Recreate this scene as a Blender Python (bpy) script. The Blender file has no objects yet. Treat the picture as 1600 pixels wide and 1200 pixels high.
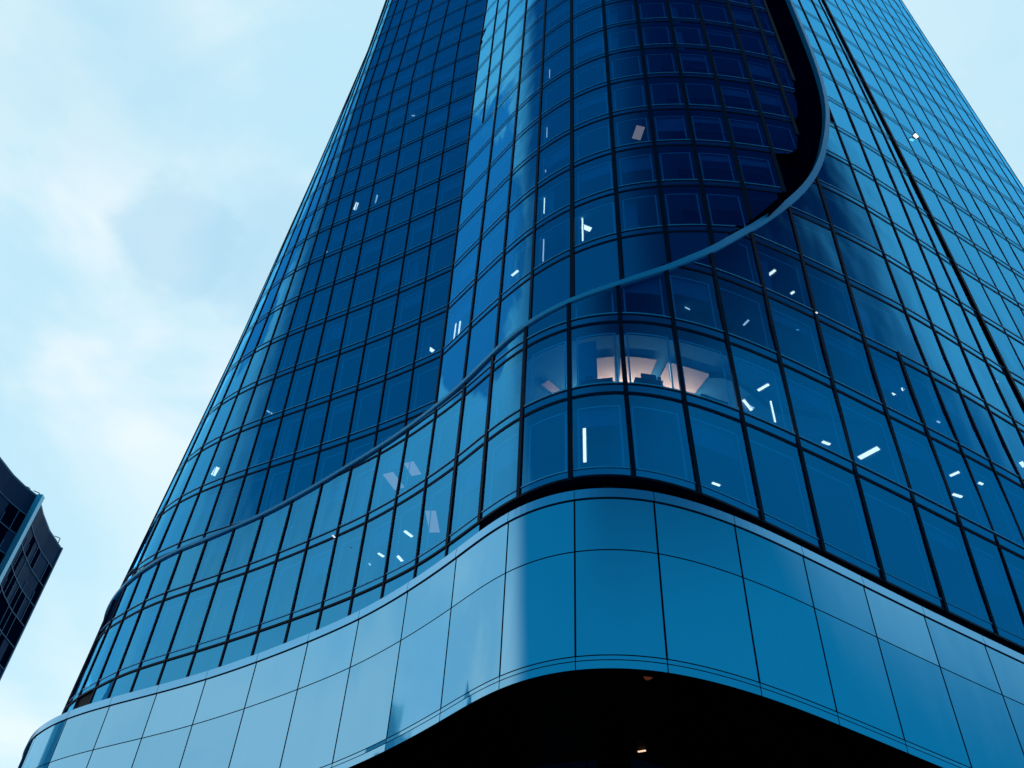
import bpy, math, random
from mathutils import Matrix, Vector
random.seed(7)
R_ = math.radians
scene = bpy.context.scene
COL = scene.collection
EYE = 1.6                        # height of the photographer's eye; all tower heights below are above the eye

# ------------------------------------------------------------------ camera
def zen():
    z = Vector((88.0, 1400.0, -1450.0)).normalized()
    v = Vector((0, 0, -1)); y = (v - z * v.dot(z)).normalized(); x = y.cross(z)
    return Matrix((x, y, z))
RM = zen()
cd = bpy.data.cameras.new('camera'); cam = bpy.data.objects.new('camera', cd); COL.objects.link(cam)
cd.sensor_width = 36; cd.lens = 36 * 1450 / 1600; cd.clip_start = .1; cd.clip_end = 6000
M4 = RM.to_4x4(); M4.translation = Vector((0, 0, EYE)); cam.matrix_world = M4
scene.camera = cam
def project(p):
    c = RM.transposed() @ (Vector(p) - Vector((0, 0, EYE)))
    if c.z > -.1: return None
    return (800 + 1450 * c.x / -c.z, 600 - 1450 * c.y / -c.z)
def ray(px, py):
    return RM @ Vector((px - 800, 600 - py, -1450))

# ------------------------------------------------------------------ world, sun, exposure
scene.view_settings.view_transform = 'Standard'; scene.view_settings.look = 'None'
scene.view_settings.exposure = 0; scene.view_settings.gamma = 1
SUN_EL, SUN_AZ = 24, -12         # soft cloudy sun low behind the tower
W = bpy.data.worlds.new('World'); scene.world = W; W.use_nodes = True
nt = W.node_tree; N = nt.nodes; L = nt.links; N.clear()
def node(t, **k):
    n = N.new(t)
    for a, b in k.items(): setattr(n, a, b)
    return n
tc = node('ShaderNodeTexCoord'); out = node('ShaderNodeOutputWorld')
sep = node('ShaderNodeSeparateXYZ'); L.new(tc.outputs['Generated'], sep.inputs[0])
def math_(op, a, b=None, c=None, clamp=False):
    n = node('ShaderNodeMath', operation=op, use_clamp=clamp)
    for i, v in enumerate((a, b, c)):
        if v is None: continue
        if isinstance(v, (int, float)): n.inputs[i].default_value = v
        else: L.new(v, n.inputs[i])
    return n.outputs[0]
def mrange(v, a, b, c=0, d=1, smooth=True):
    n = node('ShaderNodeMapRange', interpolation_type='SMOOTHSTEP' if smooth else 'LINEAR')
    L.new(v, n.inputs['Value'])
    for k, x in zip(('From Min', 'From Max', 'To Min', 'To Max'), (a, b, c, d)): n.inputs[k].default_value = x
    return n.outputs[0]
def mix(f, a, b):
    n = node('ShaderNodeMix', data_type='RGBA')
    if isinstance(f, float): n.inputs[0].default_value = f
    else: L.new(f, n.inputs[0])
    for i, v in ((6, a), (7, b)):
        if isinstance(v, tuple): n.inputs[i].default_value = (*v, 1)
        else: L.new(v, n.inputs[i])
    return n.outputs[2]
ca, sa = math.cos(R_(SKY_AZ := -3)), math.sin(R_(SKY_AZ))
hx = math_('MULTIPLY', sep.outputs[0], sa); hy = math_('MULTIPLY', sep.outputs[1], ca)
hl = math_('SQRT', math_('ADD', math_('POWER', sep.outputs[0], 2), math_('POWER', sep.outputs[1], 2)))
front = math_('DIVIDE', math_('ADD', hx, hy), math_('MAXIMUM', hl, .02))
def noise(scale, detail, rough, stretch=(1, 1, 1), dist=0., loc=(0, 0, 0)):
    mp = node('ShaderNodeMapping'); mp.inputs['Scale'].default_value = stretch; mp.inputs['Location'].default_value = loc
    L.new(tc.outputs['Generated'], mp.inputs[0])
    n = node('ShaderNodeTexNoise'); n.inputs['Scale'].default_value = scale; n.inputs['Detail'].default_value = detail
    n.inputs['Roughness'].default_value = rough; n.inputs['Distortion'].default_value = dist
    L.new(mp.outputs[0], n.inputs['Vector']); return n.outputs['Fac']
cl = noise(2.6, 6, .5, (1, 1, 1.5), .5, (2.3, .4, 1.1))
cl2 = noise(7., 5, .55, (1, 1, 1.6), .3, (.2, .7, .1))
cloud = mrange(math_('ADD', math_('MULTIPLY', cl, .8), math_('MULTIPLY', cl2, .2)), .40, .585)
side = mrange(sep.outputs[0], .05, .5)          # to the right the cloud thins to even pale blue
cloud = math_('MULTIPLY', cloud, math_('SUBTRACT', 1.0, math_('MULTIPLY', side, .75)))
bright = mix(cloud, (.52, .80, .94), (.83, .94, .985))
def bank(px, py, r0, r1, col, amt):       # a soft grey-blue cloud bank around one direction of the sky
    global bright
    v = node('ShaderNodeVectorMath', operation='DOT_PRODUCT'); L.new(tc.outputs['Generated'], v.inputs[0]); v.inputs[1].default_value = ray(px, py).normalized()
    m = mrange(math_('ADD', v.outputs['Value'], math_('MULTIPLY', math_('SUBTRACT', cl2, .5), .012)), math.cos(R_(r1)), math.cos(R_(r0)))
    bright = mix(math_('MULTIPLY', m, amt), bright, col)
bank(290, 375, .3, 4.2, (.40, .69, .87), .6); bank(430, 400, 1, 5, (.42, .70, .88), .6); bank(150, 100, 2, 8, (.48, .76, .91), .55); bank(190, 900, 2, 9, (.50, .80, .93), .5)
# unseen dark patch added to the sky so the valley glass mirrors it
cd_ = Vector((math.sin(R_(-72)) * .6, math.cos(R_(-72)) * .6, .8))
vd = node('ShaderNodeVectorMath', operation='DOT_PRODUCT'); L.new(tc.outputs['Generated'], vd.inputs[0]); vd.inputs[1].default_value = cd_
patch = mrange(math_('ADD', vd.outputs['Value'], math_('MULTIPLY', math_('SUBTRACT', cl2, .5), .03)), .9885, .9925)
bright = mix(patch, bright, (.10, .40, .66))
back = mix(mrange(sep.outputs[2], .45, .98), (.004, .30, .50), (.001, .125, .27))
away = math_('DIVIDE', math_('ADD', math_('MULTIPLY', sep.outputs[0], math.sin(R_(150))), math_('MULTIPLY', sep.outputs[1], math.cos(R_(150)))), math_('MAXIMUM', hl, .02))
back = mix(math_('MULTIPLY', mrange(away, .35, .92), mrange(sep.outputs[2], .50, .80)), back, (.0003, .010, .060))
sky = node('ShaderNodeTexSky', sky_type='NISHITA', sun_disc=False)
sky.sun_elevation = R_(SUN_EL); sky.sun_rotation = R_(SUN_AZ)
tilt = math_('MULTIPLY', math_('MULTIPLY', math_('SUBTRACT', sep.outputs[2], .56), 1.0), math_('DIVIDE', sep.outputs[0], math_('MAXIMUM', hl, .02)))
frontm = mrange(math_('ADD', front, tilt), -.27, .07)
base = mix(frontm, back, bright)
bg = node('ShaderNodeBackground'); bg.inputs['Strength'].default_value = 1.0; L.new(base, bg.inputs[0])
bg2 = node('ShaderNodeBackground'); bg2.inputs['Strength'].default_value = .006; L.new(sky.outputs[0], bg2.inputs[0])
ad = node('ShaderNodeAddShader'); L.new(bg.outputs[0], ad.inputs[0]); L.new(bg2.outputs[0], ad.inputs[1])
L.new(ad.outputs[0], out.inputs['Surface'])
sd = bpy.data.lights.new('sun', 'SUN'); so = bpy.data.objects.new('sun', sd); COL.objects.link(so)
sd.energy = .5; sd.angle = R_(18); sd.color = (1, .96, .9)
sdir = Vector((math.sin(R_(SUN_AZ)) * math.cos(R_(SUN_EL)), math.cos(R_(SUN_AZ)) * math.cos(R_(SUN_EL)), math.sin(R_(SUN_EL))))
so.rotation_euler = (-sdir).to_track_quat('-Z', 'Y').to_euler(); so.location = (0, 0, 150)

# ------------------------------------------------------------------ materials
def mat(name, build):
    m = bpy.data.materials.new(name); m.use_nodes = True
    t = m.node_tree; t.nodes.clear(); o = t.nodes.new('ShaderNodeOutputMaterial')
    s = build(t); t.links.new(s, o.inputs['Surface']); return m
def nz(t, scale, detail=3, stretch=(1, 1, 1)):
    c = t.nodes.new('ShaderNodeTexCoord'); mp = t.nodes.new('ShaderNodeMapping'); mp.inputs['Scale'].default_value = stretch
    n = t.nodes.new('ShaderNodeTexNoise'); n.inputs['Scale'].default_value = scale; n.inputs['Detail'].default_value = detail
    t.links.new(c.outputs['Object'], mp.inputs[0]); t.links.new(mp.outputs[0], n.inputs['Vector']); return n.outputs['Fac']
def bump(t, fac, strength, dist=.1):
    b = t.nodes.new('ShaderNodeBump'); b.inputs['Strength'].default_value = strength; b.inputs['Distance'].default_value = dist
    t.links.new(fac, b.inputs['Height']); return b.outputs[0]
def glossy(t, col, rough, nrm=None):
    g = t.nodes.new('ShaderNodeBsdfGlossy'); g.inputs['Color'].default_value = (*col, 1); g.inputs['Roughness'].default_value = rough
    if nrm is not None: t.links.new(nrm, g.inputs['Normal'])
    return g.outputs[0]
def mixs(t, f, a, b):
    m = t.nodes.new('ShaderNodeMixShader')
    if isinstance(f, float): m.inputs[0].default_value = f
    else: t.links.new(f, m.inputs[0])
    t.links.new(a, m.inputs[1]); t.links.new(b, m.inputs[2]); return m.outputs[0]
def fres(t, lo, hi, nrm=None):
    w = t.nodes.new('ShaderNodeLayerWeight'); w.inputs['Blend'].default_value = .5
    if nrm is not None: t.links.new(nrm, w.inputs['Normal'])
    p = t.nodes.new('ShaderNodeMath'); p.operation = 'POWER'; p.inputs[1].default_value = 3; t.links.new(w.outputs['Facing'], p.inputs[0])
    r = t.nodes.new('ShaderNodeMapRange'); r.inputs['To Min'].default_value = lo; r.inputs['To Max'].default_value = hi
    t.links.new(p.outputs[0], r.inputs['Value']); return r.outputs[0]
def pane_normal(t, amt, bs=.45):
    g_ = t.nodes.new('ShaderNodeNewGeometry'); oi = t.nodes.new('ShaderNodeObjectInfo')
    a = t.nodes.new('ShaderNodeMath'); a.operation = 'ADD'; t.links.new(g_.outputs['Random Per Island'], a.inputs[0]); t.links.new(oi.outputs['Random'], a.inputs[1])
    w = t.nodes.new('ShaderNodeTexWhiteNoise'); w.noise_dimensions = '1D'; t.links.new(a.outputs[0], w.inputs['W'])
    s_ = t.nodes.new('ShaderNodeVectorMath'); s_.operation = 'SUBTRACT'; s_.inputs[1].default_value = (.5, .5, .5); t.links.new(w.outputs['Color'], s_.inputs[0])
    k = t.nodes.new('ShaderNodeVectorMath'); k.operation = 'SCALE'; k.inputs['Scale'].default_value = amt; t.links.new(s_.outputs[0], k.inputs[0])
    b_ = t.nodes.new('ShaderNodeBump'); b_.inputs['Strength'].default_value = bs; b_.inputs['Distance'].default_value = .12
    t.links.new(nz(t, .35, 2, (1, 1, .5)), b_.inputs['Height'])
    d = t.nodes.new('ShaderNodeVectorMath'); d.operation = 'ADD'; t.links.new(b_.outputs[0], d.inputs[0]); t.links.new(k.outputs[0], d.inputs[1])
    n = t.nodes.new('ShaderNodeVectorMath'); n.operation = 'NORMALIZE'; t.links.new(d.outputs[0], n.inputs[0]); return n.outputs[0]
def b_glass(t):
    n = pane_normal(t, .032)
    tr = t.nodes.new('ShaderNodeBsdfTransparent'); tr.inputs[0].default_value = (.48, .80, 1.0, 1)
    return mixs(t, fres(t, .36, .95, n), tr.outputs[0], glossy(t, (.09, .57, 1.0), .0, n))
def prin(col, rough=.5, metal=0., spec=.5, var=0., bmp=0.):
    def f(t):
        p = t.nodes.new('ShaderNodeBsdfPrincipled'); p.inputs['Base Color'].default_value = (*col, 1)
        p.inputs['Roughness'].default_value = rough; p.inputs['Metallic'].default_value = metal; p.inputs['Specular IOR Level'].default_value = spec
        if var:
            r = t.nodes.new('ShaderNodeMix'); r.data_type = 'RGBA'; t.links.new(nz(t, 1.3, 6), r.inputs[0])
            r.inputs[6].default_value = (*[c * (1 - var) for c in col], 1); r.inputs[7].default_value = (*[min(1, c * (1 + var)) for c in col], 1)
            t.links.new(r.outputs[2], p.inputs['Base Color'])
        if bmp: t.links.new(bump(t, nz(t, 3, 4), bmp), p.inputs['Normal'])
        return p.outputs[0]
    return f
def b_spandrel(t):
    n = bump(t, nz(t, .35, 2, (1, 1, .5)), .35, .12)
    d = t.nodes.new('ShaderNodeBsdfDiffuse'); d.inputs[0].default_value = (.002, .05, .12, 1)
    return mixs(t, fres(t, .36, .95, n), d.outputs[0], glossy(t, (.09, .57, 1.0), .02, n))
def b_panel(t):
    n = pane_normal(t, .018, .12)
    d = t.nodes.new('ShaderNodeBsdfDiffuse'); d.inputs[0].default_value = (.01, .14, .30, 1)
    g_ = t.nodes.new('ShaderNodeBsdfGlossy'); g_.inputs['Roughness'].default_value = .035; t.links.new(n, g_.inputs['Normal'])
    oi = t.nodes.new('ShaderNodeObjectInfo'); a = t.nodes.new('ShaderNodeMath'); a.operation = 'MULTIPLY_ADD'; t.links.new(nz(t, .9, 7, (1.6, 1.6, .18)), a.inputs[0]); a.inputs[1].default_value = .7; t.links.new(oi.outputs['Random'], a.inputs[2])
    c = t.nodes.new('ShaderNodeMix'); c.data_type = 'RGBA'; r = t.nodes.new('ShaderNodeMapRange'); r.inputs['From Min'].default_value = .2; r.inputs['From Max'].default_value = 1.5; t.links.new(a.outputs[0], r.inputs['Value'])
    t.links.new(r.outputs[0], c.inputs[0]); c.inputs[6].default_value = (.265, .60, .83, 1); c.inputs[7].default_value = (.315, .665, .91, 1); t.links.new(c.outputs[2], g_.inputs['Color'])
    return mixs(t, fres(t, .66, 1.0, n), d.outputs[0], g_.outputs[0])
def emit(col, s):
    def f(t):
        e = t.nodes.new('ShaderNodeEmission'); e.inputs[0].default_value = (*col, 1); e.inputs[1].default_value = s; return e.outputs[0]
    return f
GLASS = mat('vision_glass', b_glass)
SPAN = mat('spandrel_glass', b_spandrel)
PANEL = mat('fascia_panel', b_panel)
MULL = mat('mullion_metal', prin((.0015, .006, .022), .55, 0, .12))
TRANS = mat('transom_metal', prin((.001, .012, .04), .6, 0, .1))
SILL = mat('sill_metal', prin((.05, .42, .70), .4, .2, .4))
FRAME = mat('window_frame', prin((.15, .55, .78), .5, 0, .3))
TRIM = mat('ledge_metal', prin((.05, .40, .68), .45, .1, .4, .06))
CAP = mat('coping_metal', prin((.20, .52, .78), .25, .8, .5, .05))
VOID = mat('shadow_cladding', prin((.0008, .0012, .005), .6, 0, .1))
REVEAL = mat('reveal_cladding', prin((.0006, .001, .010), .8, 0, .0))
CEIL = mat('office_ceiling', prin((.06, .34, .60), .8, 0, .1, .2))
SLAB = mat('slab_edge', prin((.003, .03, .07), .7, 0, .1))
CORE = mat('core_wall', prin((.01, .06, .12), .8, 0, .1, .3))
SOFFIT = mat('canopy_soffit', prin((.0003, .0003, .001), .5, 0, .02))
LAMP = mat('lamp_diffuser', emit((1.0, .82, .68), 2.6))
TRAY = mat('lamp_reflector', prin((.75, .80, .85), .4, 0, .4))
LAMP2 = mat('dim_lamp_diffuser', emit((.75, .85, .95), 1.1))
LAMPHOUSE = mat('lamp_housing', prin((.3, .45, .55), .5))
WARM = mat('lit_ceiling', prin((.85, .80, .78), .8, 0, .1)); HIDDEN_STRIP = mat('hidden_warm_strip', emit((1.0, .43, .26), 720))
DESK = mat('desk_silhouette', prin((.004, .03, .08), .6))
PAVE = mat('plaza_paving', prin((.10, .12, .14), .7, 0, .3, .3, .2))

# ------------------------------------------------------------------ mesh helpers
class MB:
    def __init__(s): s.v = []; s.f = []; s.m = []; s.mats = []
    def slot(s, m):
        if m not in s.mats: s.mats.append(m)
        return s.mats.index(m)
    def face(s, pts, m):
        b = len(s.v); s.v += [tuple(p) for p in pts]; s.f.append(tuple(range(b, b + len(pts)))); s.m.append(s.slot(m))
    def grid(s, rows, m):
        b = len(s.v); n = len(rows[0]); k = s.slot(m)
        for r in rows: s.v += [tuple(p) for p in r]
        for i in range(len(rows) - 1):
            for j in range(n - 1):
                s.f.append((b + i * n + j, b + i * n + j + 1, b + (i + 1) * n + j + 1, b + (i + 1) * n + j)); s.m.append(k)
    def box(s, o, ax, ay, az, m):      # corner + three edge vectors
        p = [o + ax * a + ay * b_ + az * c for c in (0, 1) for b_ in (0, 1) for a in (0, 1)]
        b = len(s.v); s.v += [tuple(q) for q in p]; k = s.slot(m)
        for f in ((0, 2, 3, 1), (4, 5, 7, 6), (0, 1, 5, 4), (2, 6, 7, 3), (0, 4, 6, 2), (1, 3, 7, 5)):
            s.f.append(tuple(b + q for q in f)); s.m.append(k)
    def build(s, name, parent=None, smooth=False):
        if not s.f: return None
        me = bpy.data.meshes.new(name); me.from_pydata(s.v, [], s.f); me.update()
        for m in s.mats: me.materials.append(m)
        me.polygons.foreach_set('material_index', s.m)
        if smooth: me.polygons.foreach_set('use_smooth', [True] * len(s.f))
        o = bpy.data.objects.new(name, me); COL.objects.link(o)
        if parent:
            o.parent = parent; o.matrix_parent_inverse = parent.matrix_world.inverted()
        return o
def tag(o, label=None, cat=None, group=None, kind=None):
    for k, v in (('label', label), ('category', cat), ('group', group), ('kind', kind)):
        if v: o[k] = v
    return o
def empty(name, loc):
    o = bpy.data.objects.new(name, None); COL.objects.link(o); o.location = loc; o.empty_display_size = .3
    bpy.context.view_layer.update(); return o

# ------------------------------------------------------------------ plan of the tower
S = lambda k: 21.3 + 4 * k       # sill heights above the eye
FL = 4.0
TOPK = 26
# inner skin: plan at z 41.3 and drift per metre of height
INNER = [(-21.4, 49.0, .045, 0), (-21.2, 47.2, .045, 0), (-20.6, 45.5, .043, .0), (-19.65, 44.05, .036, .005), (-18.45, 42.83, .022, .01), (-17.15, 41.85, .008, .015),
 (-15.9, 40.95, -.017, .02), (-14.7, 40.2, -.035, .028), (-13.45, 39.55, -.05, .035), (-12.1, 38.85, -.055, .04), (-10.6, 38.0, -.05, .04),
 (-8.9, 37.05, -.048, .035), (-7.2, 36.1, -.042, .028), (-5.5, 35.05, -.034, .026), (-3.95, 33.95, -.018, .03), (-2.35, 31.8, .006, .0),
 (-.85, 29.8, .002, 0), (.6, 28.1, .002, .004), (2.45, 26.55, .002, .006), (4.7, 25.4, 0, .005), (6.8, 24.95, .002, .003), (8.85, 24.75, .003, 0),
 (10.95, 24.78, 0, 0), (13.1, 24.95, .005, 0), (15.2, 25.25, .003, 0), (16.05, 25.45, .002, 0)]
iM755, iC892, iEND = 14, 18, 25
# outer skin: plan nodes (z, x, y) per mullion
ZG = 20.95
def two(a, b): return [(ZG, *a), (25.4, *b)]
OUT = [[(ZG, -22.7, 49.6), (28, -22.45, 49.6)], [(ZG, -22.5, 47.7), (28, -22.25, 47.7)], [(ZG, -21.9, 46.05), (28, -21.65, 46.05)], [(ZG, -21.1, 44.55), (28, -20.9, 44.6)], [(ZG, -20.1, 43.2), (28, -20.0, 43.4)],
 two((-18.95, 42.2), (-19.1, 42.5)), two((-17.7, 41.0), (-17.85, 41.3)), two((-16.4, 40.05), (-16.6, 40.4)), two((-14.95, 39.1), (-15.1, 39.5)),
 two((-13.4, 38.15), (-13.55, 38.5)), two((-11.8, 37.1), (-12.0, 37.55)), two((-10.25, 36.05), (-10.45, 36.45)), two((-8.75, 35.0), (-8.9, 35.3)),
 two((-7.3, 33.95), (-7.4, 34.15)), two((-5.95, 32.9), (-6.0, 33.0)), two((-4.6, 31.75), (-4.7, 31.75)), two((-3.25, 30.45), (-3.35, 30.3)),
 two((-2.05, 29.0), (-2.05, 28.8)), two((-.9, 27.4), (-.9, 27.2)), two((.4, 25.75), (.35, 25.65)),
 [(ZG, 2.15, 24.45), (25.3, 2.15, 24.35), (29.3, 2.1, 24.4)],
 [(ZG, 4.35, 24.15), (25.3, 4.2, 23.85), (29.3, 4.15, 23.8)],
 [(ZG, 6.75, 24.85), (25.3, 6.4, 24.15), (29.3, 6.3, 23.85)],
 [(ZG, 9.3, 26.3), (25.3, 8.8, 25.0), (29.3, 8.6, 24.5), (33.3, 8.4, 24.1)],
 [(ZG, 11.9, 27.85), (25.3, 11.2, 26.15), (29.3, 10.95, 25.4), (33.3, 10.9, 25.1)],
 [(ZG, 14.6, 29.45), (25.3, 13.7, 27.4), (29.3, 13.45, 26.6), (33.3, 13.4, 26.25), (37.3, 13.6, 26.15), (41.3, 13.6, 25.8)],
 [(ZG, 17.9, 31.35), (25.3, 16.8, 29.05), (29.3, 16.4, 28.1), (33.3, 16.3, 27.7), (37.3, 16.4, 27.45), (41.3, 16.35, 27.0), (53.3, 16.3, 26.3)],
 [(ZG, 20.5, 32.85), (25.3, 19.15, 30.35), (29.3, 18.4, 29.1), (33.3, 17.9, 28.4), (37.3, 17.95, 28.15), (41.3, 17.75, 27.65), (53.3, 17.55, 26.8)],
 [(ZG, 22.5, 34.0), (25.3, 21.1, 31.4), (29.3, 20.45, 30.2), (33.3, 19.55, 29.2), (37.3, 19.5, 28.9), (41.3, 19.1, 28.3), (53.3, 18.8, 27.35)],
 [(ZG, 24.5, 35.1), (25.3, 23.0, 32.45), (29.3, 22.3, 31.2), (33.3, 21.1, 30.05), (37.3, 21.3, 29.85), (41.3, 21.1, 29.45), (53.3, 20.6, 28.2), (65.3, 20.8, 28.3)],
 [(ZG, 26.7, 36.4), (25.3, 24.9, 33.5), (29.3, 24.15, 32.25), (33.3, 22.8, 31.05), (37.3, 23.1, 30.85), (41.3, 22.95, 30.55), (53.3, 22.4, 29.15), (65.3, 22.7, 29.25)],
 [(ZG, 29.2, 37.9), (25.3, 26.9, 34.7), (29.3, 25.9, 33.3), (33.3, 24.8, 32.2), (37.3, 24.8, 31.8), (41.3, 24.5, 31.4), (53.3, 23.6, 29.85), (65.3, 23.6, 29.75)],
 [(ZG, 31.7, 39.3), (25.3, 28.8, 35.75), (29.3, 27.7, 34.3), (33.3, 26.8, 33.4), (37.3, 26.1, 32.6), (41.3, 25.8, 32.1), (49.3, 25.0, 31.1), (53.3, 24.5, 30.4), (65.3, 24.3, 30.2)]]
oO0, oO3, oO5, oO6, oX, oO7, oB = 20, 23, 25, 26, 27, 28, 32
def nodes_at(nd, z):
    if z <= nd[0][0]: return nd[0][1:]
    if z >= nd[-1][0]: return nd[-1][1:]
    for a, b in zip(nd, nd[1:]):
        if a[0] <= z <= b[0]:
            t = (z - a[0]) / (b[0] - a[0]); return (a[1] + t * (b[1] - a[1]), a[2] + t * (b[2] - a[2]))
def soft(nd, z):
    q = [nodes_at(nd, z + d) for d in (-5, -3, -1, 1, 3, 5)]; w = [.1, .18, .22, .22, .18, .1]
    return tuple(sum(w[i] * q[i][j] for i in range(6)) for j in (0, 1)) if z > 27 else nodes_at(nd, z) if z < 24 else tuple((z - 24) / 3 * sum(w[i] * q[i][j] for i in range(6)) + (27 - z) / 3 * nodes_at(nd, z)[j] for j in (0, 1))
def smooth_row(P):
    Q = list(P)
    for i in range(1, len(P) - 1):
        Q[i] = tuple(.2 * P[i - 1][j] + .6 * P[i][j] + .2 * P[i + 1][j] for j in (0, 1))
    return Q
_c = {}
def row(kind, z):
    z = round(z, 3); key = (kind, z)
    if key not in _c:
        if kind == 'i':
            d = min(z, 98) - 41.3 if z < 78 else 36.7; P = [(a + c * (d if j > 5 else min(z, 96) - 41.3) - (.62 * max(0, (50 - z) / 20) * max(0, (6 - j) / 6) if j < 6 else 0), b + e * d) for j, (a, b, c, e) in enumerate(INNER)]
        elif kind == 'o': P = [soft(n, z) for n in OUT]
        else:
            a = soft(OUT[-1], z); P = [(x_ + a[0] - 24.45, y_ + a[1] - 30.35) for x_, y_ in RIGHT]
        if kind == 'i': P = smooth_row(smooth_row(smooth_row(P[:15]))) + P[15:]
        _c[key] = P if kind == 'r' else smooth_row(P[:15]) + smooth_row(P[14:])[1:] if kind == 'i' else smooth_row(P)
    return _c[key]
RIGHT = []
x, y, ang = 24.55, 30.35, 28.5
RIGHT.append((x, y)); 
for i in range(16):
    st = 1.95 if i == 0 else 1.72
    if i > 8: ang += 2.0 + (i - 8) * 1.6
    x += st * math.cos(R_(ang)); y += st * math.sin(R_(ang)); RIGHT.append((x, y))
def controls(Q):                     # control points of the smooth (C2) curve through Q
    C_ = [list(q) for q in Q]; n = len(Q)
    for _ in range(12):
        D_ = [list(c) for c in C_]
        for i in range(n):
            a = C_[i - 1] if i else [2 * C_[0][j] - C_[1][j] for j in (0, 1)]
            b_ = C_[i + 1] if i < n - 1 else [2 * C_[-1][j] - C_[-2][j] for j in (0, 1)]
            for j in (0, 1): D_[i][j] += Q[i][j] - (a[j] + 4 * C_[i][j] + b_[j]) / 6
        C_ = D_
    return [[2 * C_[0][j] - C_[1][j] for j in (0, 1)]] + C_ + [[2 * C_[-1][j] - C_[-2][j] for j in (0, 1)]]
def bspline(C_, u):
    n = len(C_) - 3; u = max(0, min(n, u)); i = min(int(u), n - 1); t = u - i
    w = ((1 - t) ** 3 / 6, (3 * t ** 3 - 6 * t * t + 4) / 6, (-3 * t ** 3 + 3 * t * t + 3 * t + 1) / 6, t ** 3 / 6)
    v = (-(1 - t) ** 2 / 2, (9 * t * t - 12 * t) / 6, (-9 * t * t + 6 * t + 3) / 6, t * t / 2)
    q = C_[i:i + 4]
    return [sum(w[k] * q[k][j] for k in range(4)) for j in (0, 1)], [sum(v[k] * q[k][j] for k in range(4)) for j in (0, 1)]
_k = {}
def P(kind, u, z, off=0.):           # point on a skin; off > 0 goes into the building
    key = (kind, round(z, 3))
    if key not in _k:
        r = row(kind, z); _k[key] = (controls(r[:15]), controls(r[14:])) if kind == 'i' else (controls(r),)
    k = _k[key]
    c, d = (bspline(k[0], u) if u < 14 else bspline(k[1], u - 14)) if kind == 'i' else bspline(k[0], u)      # the recessed skin has a crease
    if off:
        l = math.hypot(*d); c[0] -= d[1] / l * off; c[1] += d[0] / l * off
    return Vector((c[0], c[1], z + EYE))
def normal(kind, u, z):
    a = P(kind, u, z); b = P(kind, u, z, -1.); return b - a
def tangent(kind, u, z):
    n = normal(kind, u, z); return Vector((-n.y, n.x, 0))
#LEDGE_BEGIN
LEDGE = [(0, 27.2), (2, 27.25), (3.3, 27.36), (5, 27.7), (7.03, 27.86), (8.04, 27.94), (9, 28.08), (9.97, 28.22), (10.95, 28.45), (11.94, 28.72), (12.92, 29.02),
 (13.93, 29.22), (15, 29.36), (16, 29.48), (17, 29.66), (18, 29.92), (19, 30.16), (19.5, 30.3), (20, 30.47), (20.55, 30.75), (21.06, 31.15), (22.02, 32.42), (23.03, 34.5),
 (24.03, 37.7), (24.53, 39.58), (25, 41.45), (25.5, 43.6), (26, 45.85), (26.5, 48.1), (27.05, 50.6), (27.5, 52.7), (27.85, 54.9), (28.12, 57.6), (28.27, 61.1), (28.35, 65.4), (28.38, 73), (28.4, 78), (28.4, 140)]
#LEDGE_END

UEND = 28.4
def zl(u):
    if u >= UEND: return 1e9
    for (a, za), (b, zb) in zip(LEDGE, LEDGE[1:]):
        if a <= u <= b and b > a: return za + (zb - za) * (u - a) / (b - a)
    return 1e9
ZTOP = S(TOPK) + 4
def span(kind, u):                   # what heights of this skin exist at u
    if kind == 'o': return (ZG, min(zl(u), ZTOP))
    if kind == 'r': return (S(-1), ZTOP)
    lo = max(27.0, min(zl(u2), 60)) if (u2 := inner_to_outer(u)) is not None else 27.0
    return (lo, ZTOP)
def inner_to_outer(u):               # outer mullion number that stands in front of an inner one
    b = [(0, 0), (5, 4.6), (8, 7.4), (14, 17.1), (15, 18), (16, 19), (17, 19.5), (18, 20.1), (19, 21.1), (20, 22), (21, 23), (22, 24), (23, 25), (25, 27)]
    for (a, ya), (c, yc) in zip(b, b[1:]):
        if a <= u <= c: return ya + (yc - ya) * (u - a) / (c - a)
def ilow(u):                         # bottom of the recessed skin: stepped where it hangs clear of the ledge
    if u < 21: return span('i', u)[0] - (.0 if u < 8 else .9)
    if u < 23:
        uo = 23.1 + (u - 21) * .97; return max(28.0 if u < 22 else S(4) - .5, zl(uo) * (.99 + (22 - u) * .018) + .45)
    b = [(23, 44.7), (23.74, 45.3), (24.11, 48.2), (24.44, 50.3), (25, 54.5)]
    for (a, ya), (c, yc) in zip(b, b[1:]):
        if a <= u <= c: return ya + (yc - ya) * (u - a) / (c - a)
    return 54.5
NCOL = {'i': iEND, 'o': oB, 'r': len(RIGHT) - 1}

# ------------------------------------------------------------------ setting: ground and plaza
def sheet(name, x0, y0, x1, y1, z, m, label=None):
    b = MB(); b.face([(x0, y0, z), (x1, y0, z), (x1, y1, z), (x0, y1, z)], m); o = b.build(name); tag(o, kind='structure'); return o
sheet('ground', -900, -900, 900, 900, 0, PAVE)
TOWER = empty('glass_tower', (4, 45, 0))
tag(TOWER, 'huge curving blue glass office tower with a swooping ledge and smooth fascia', 'skyscraper')

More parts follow.
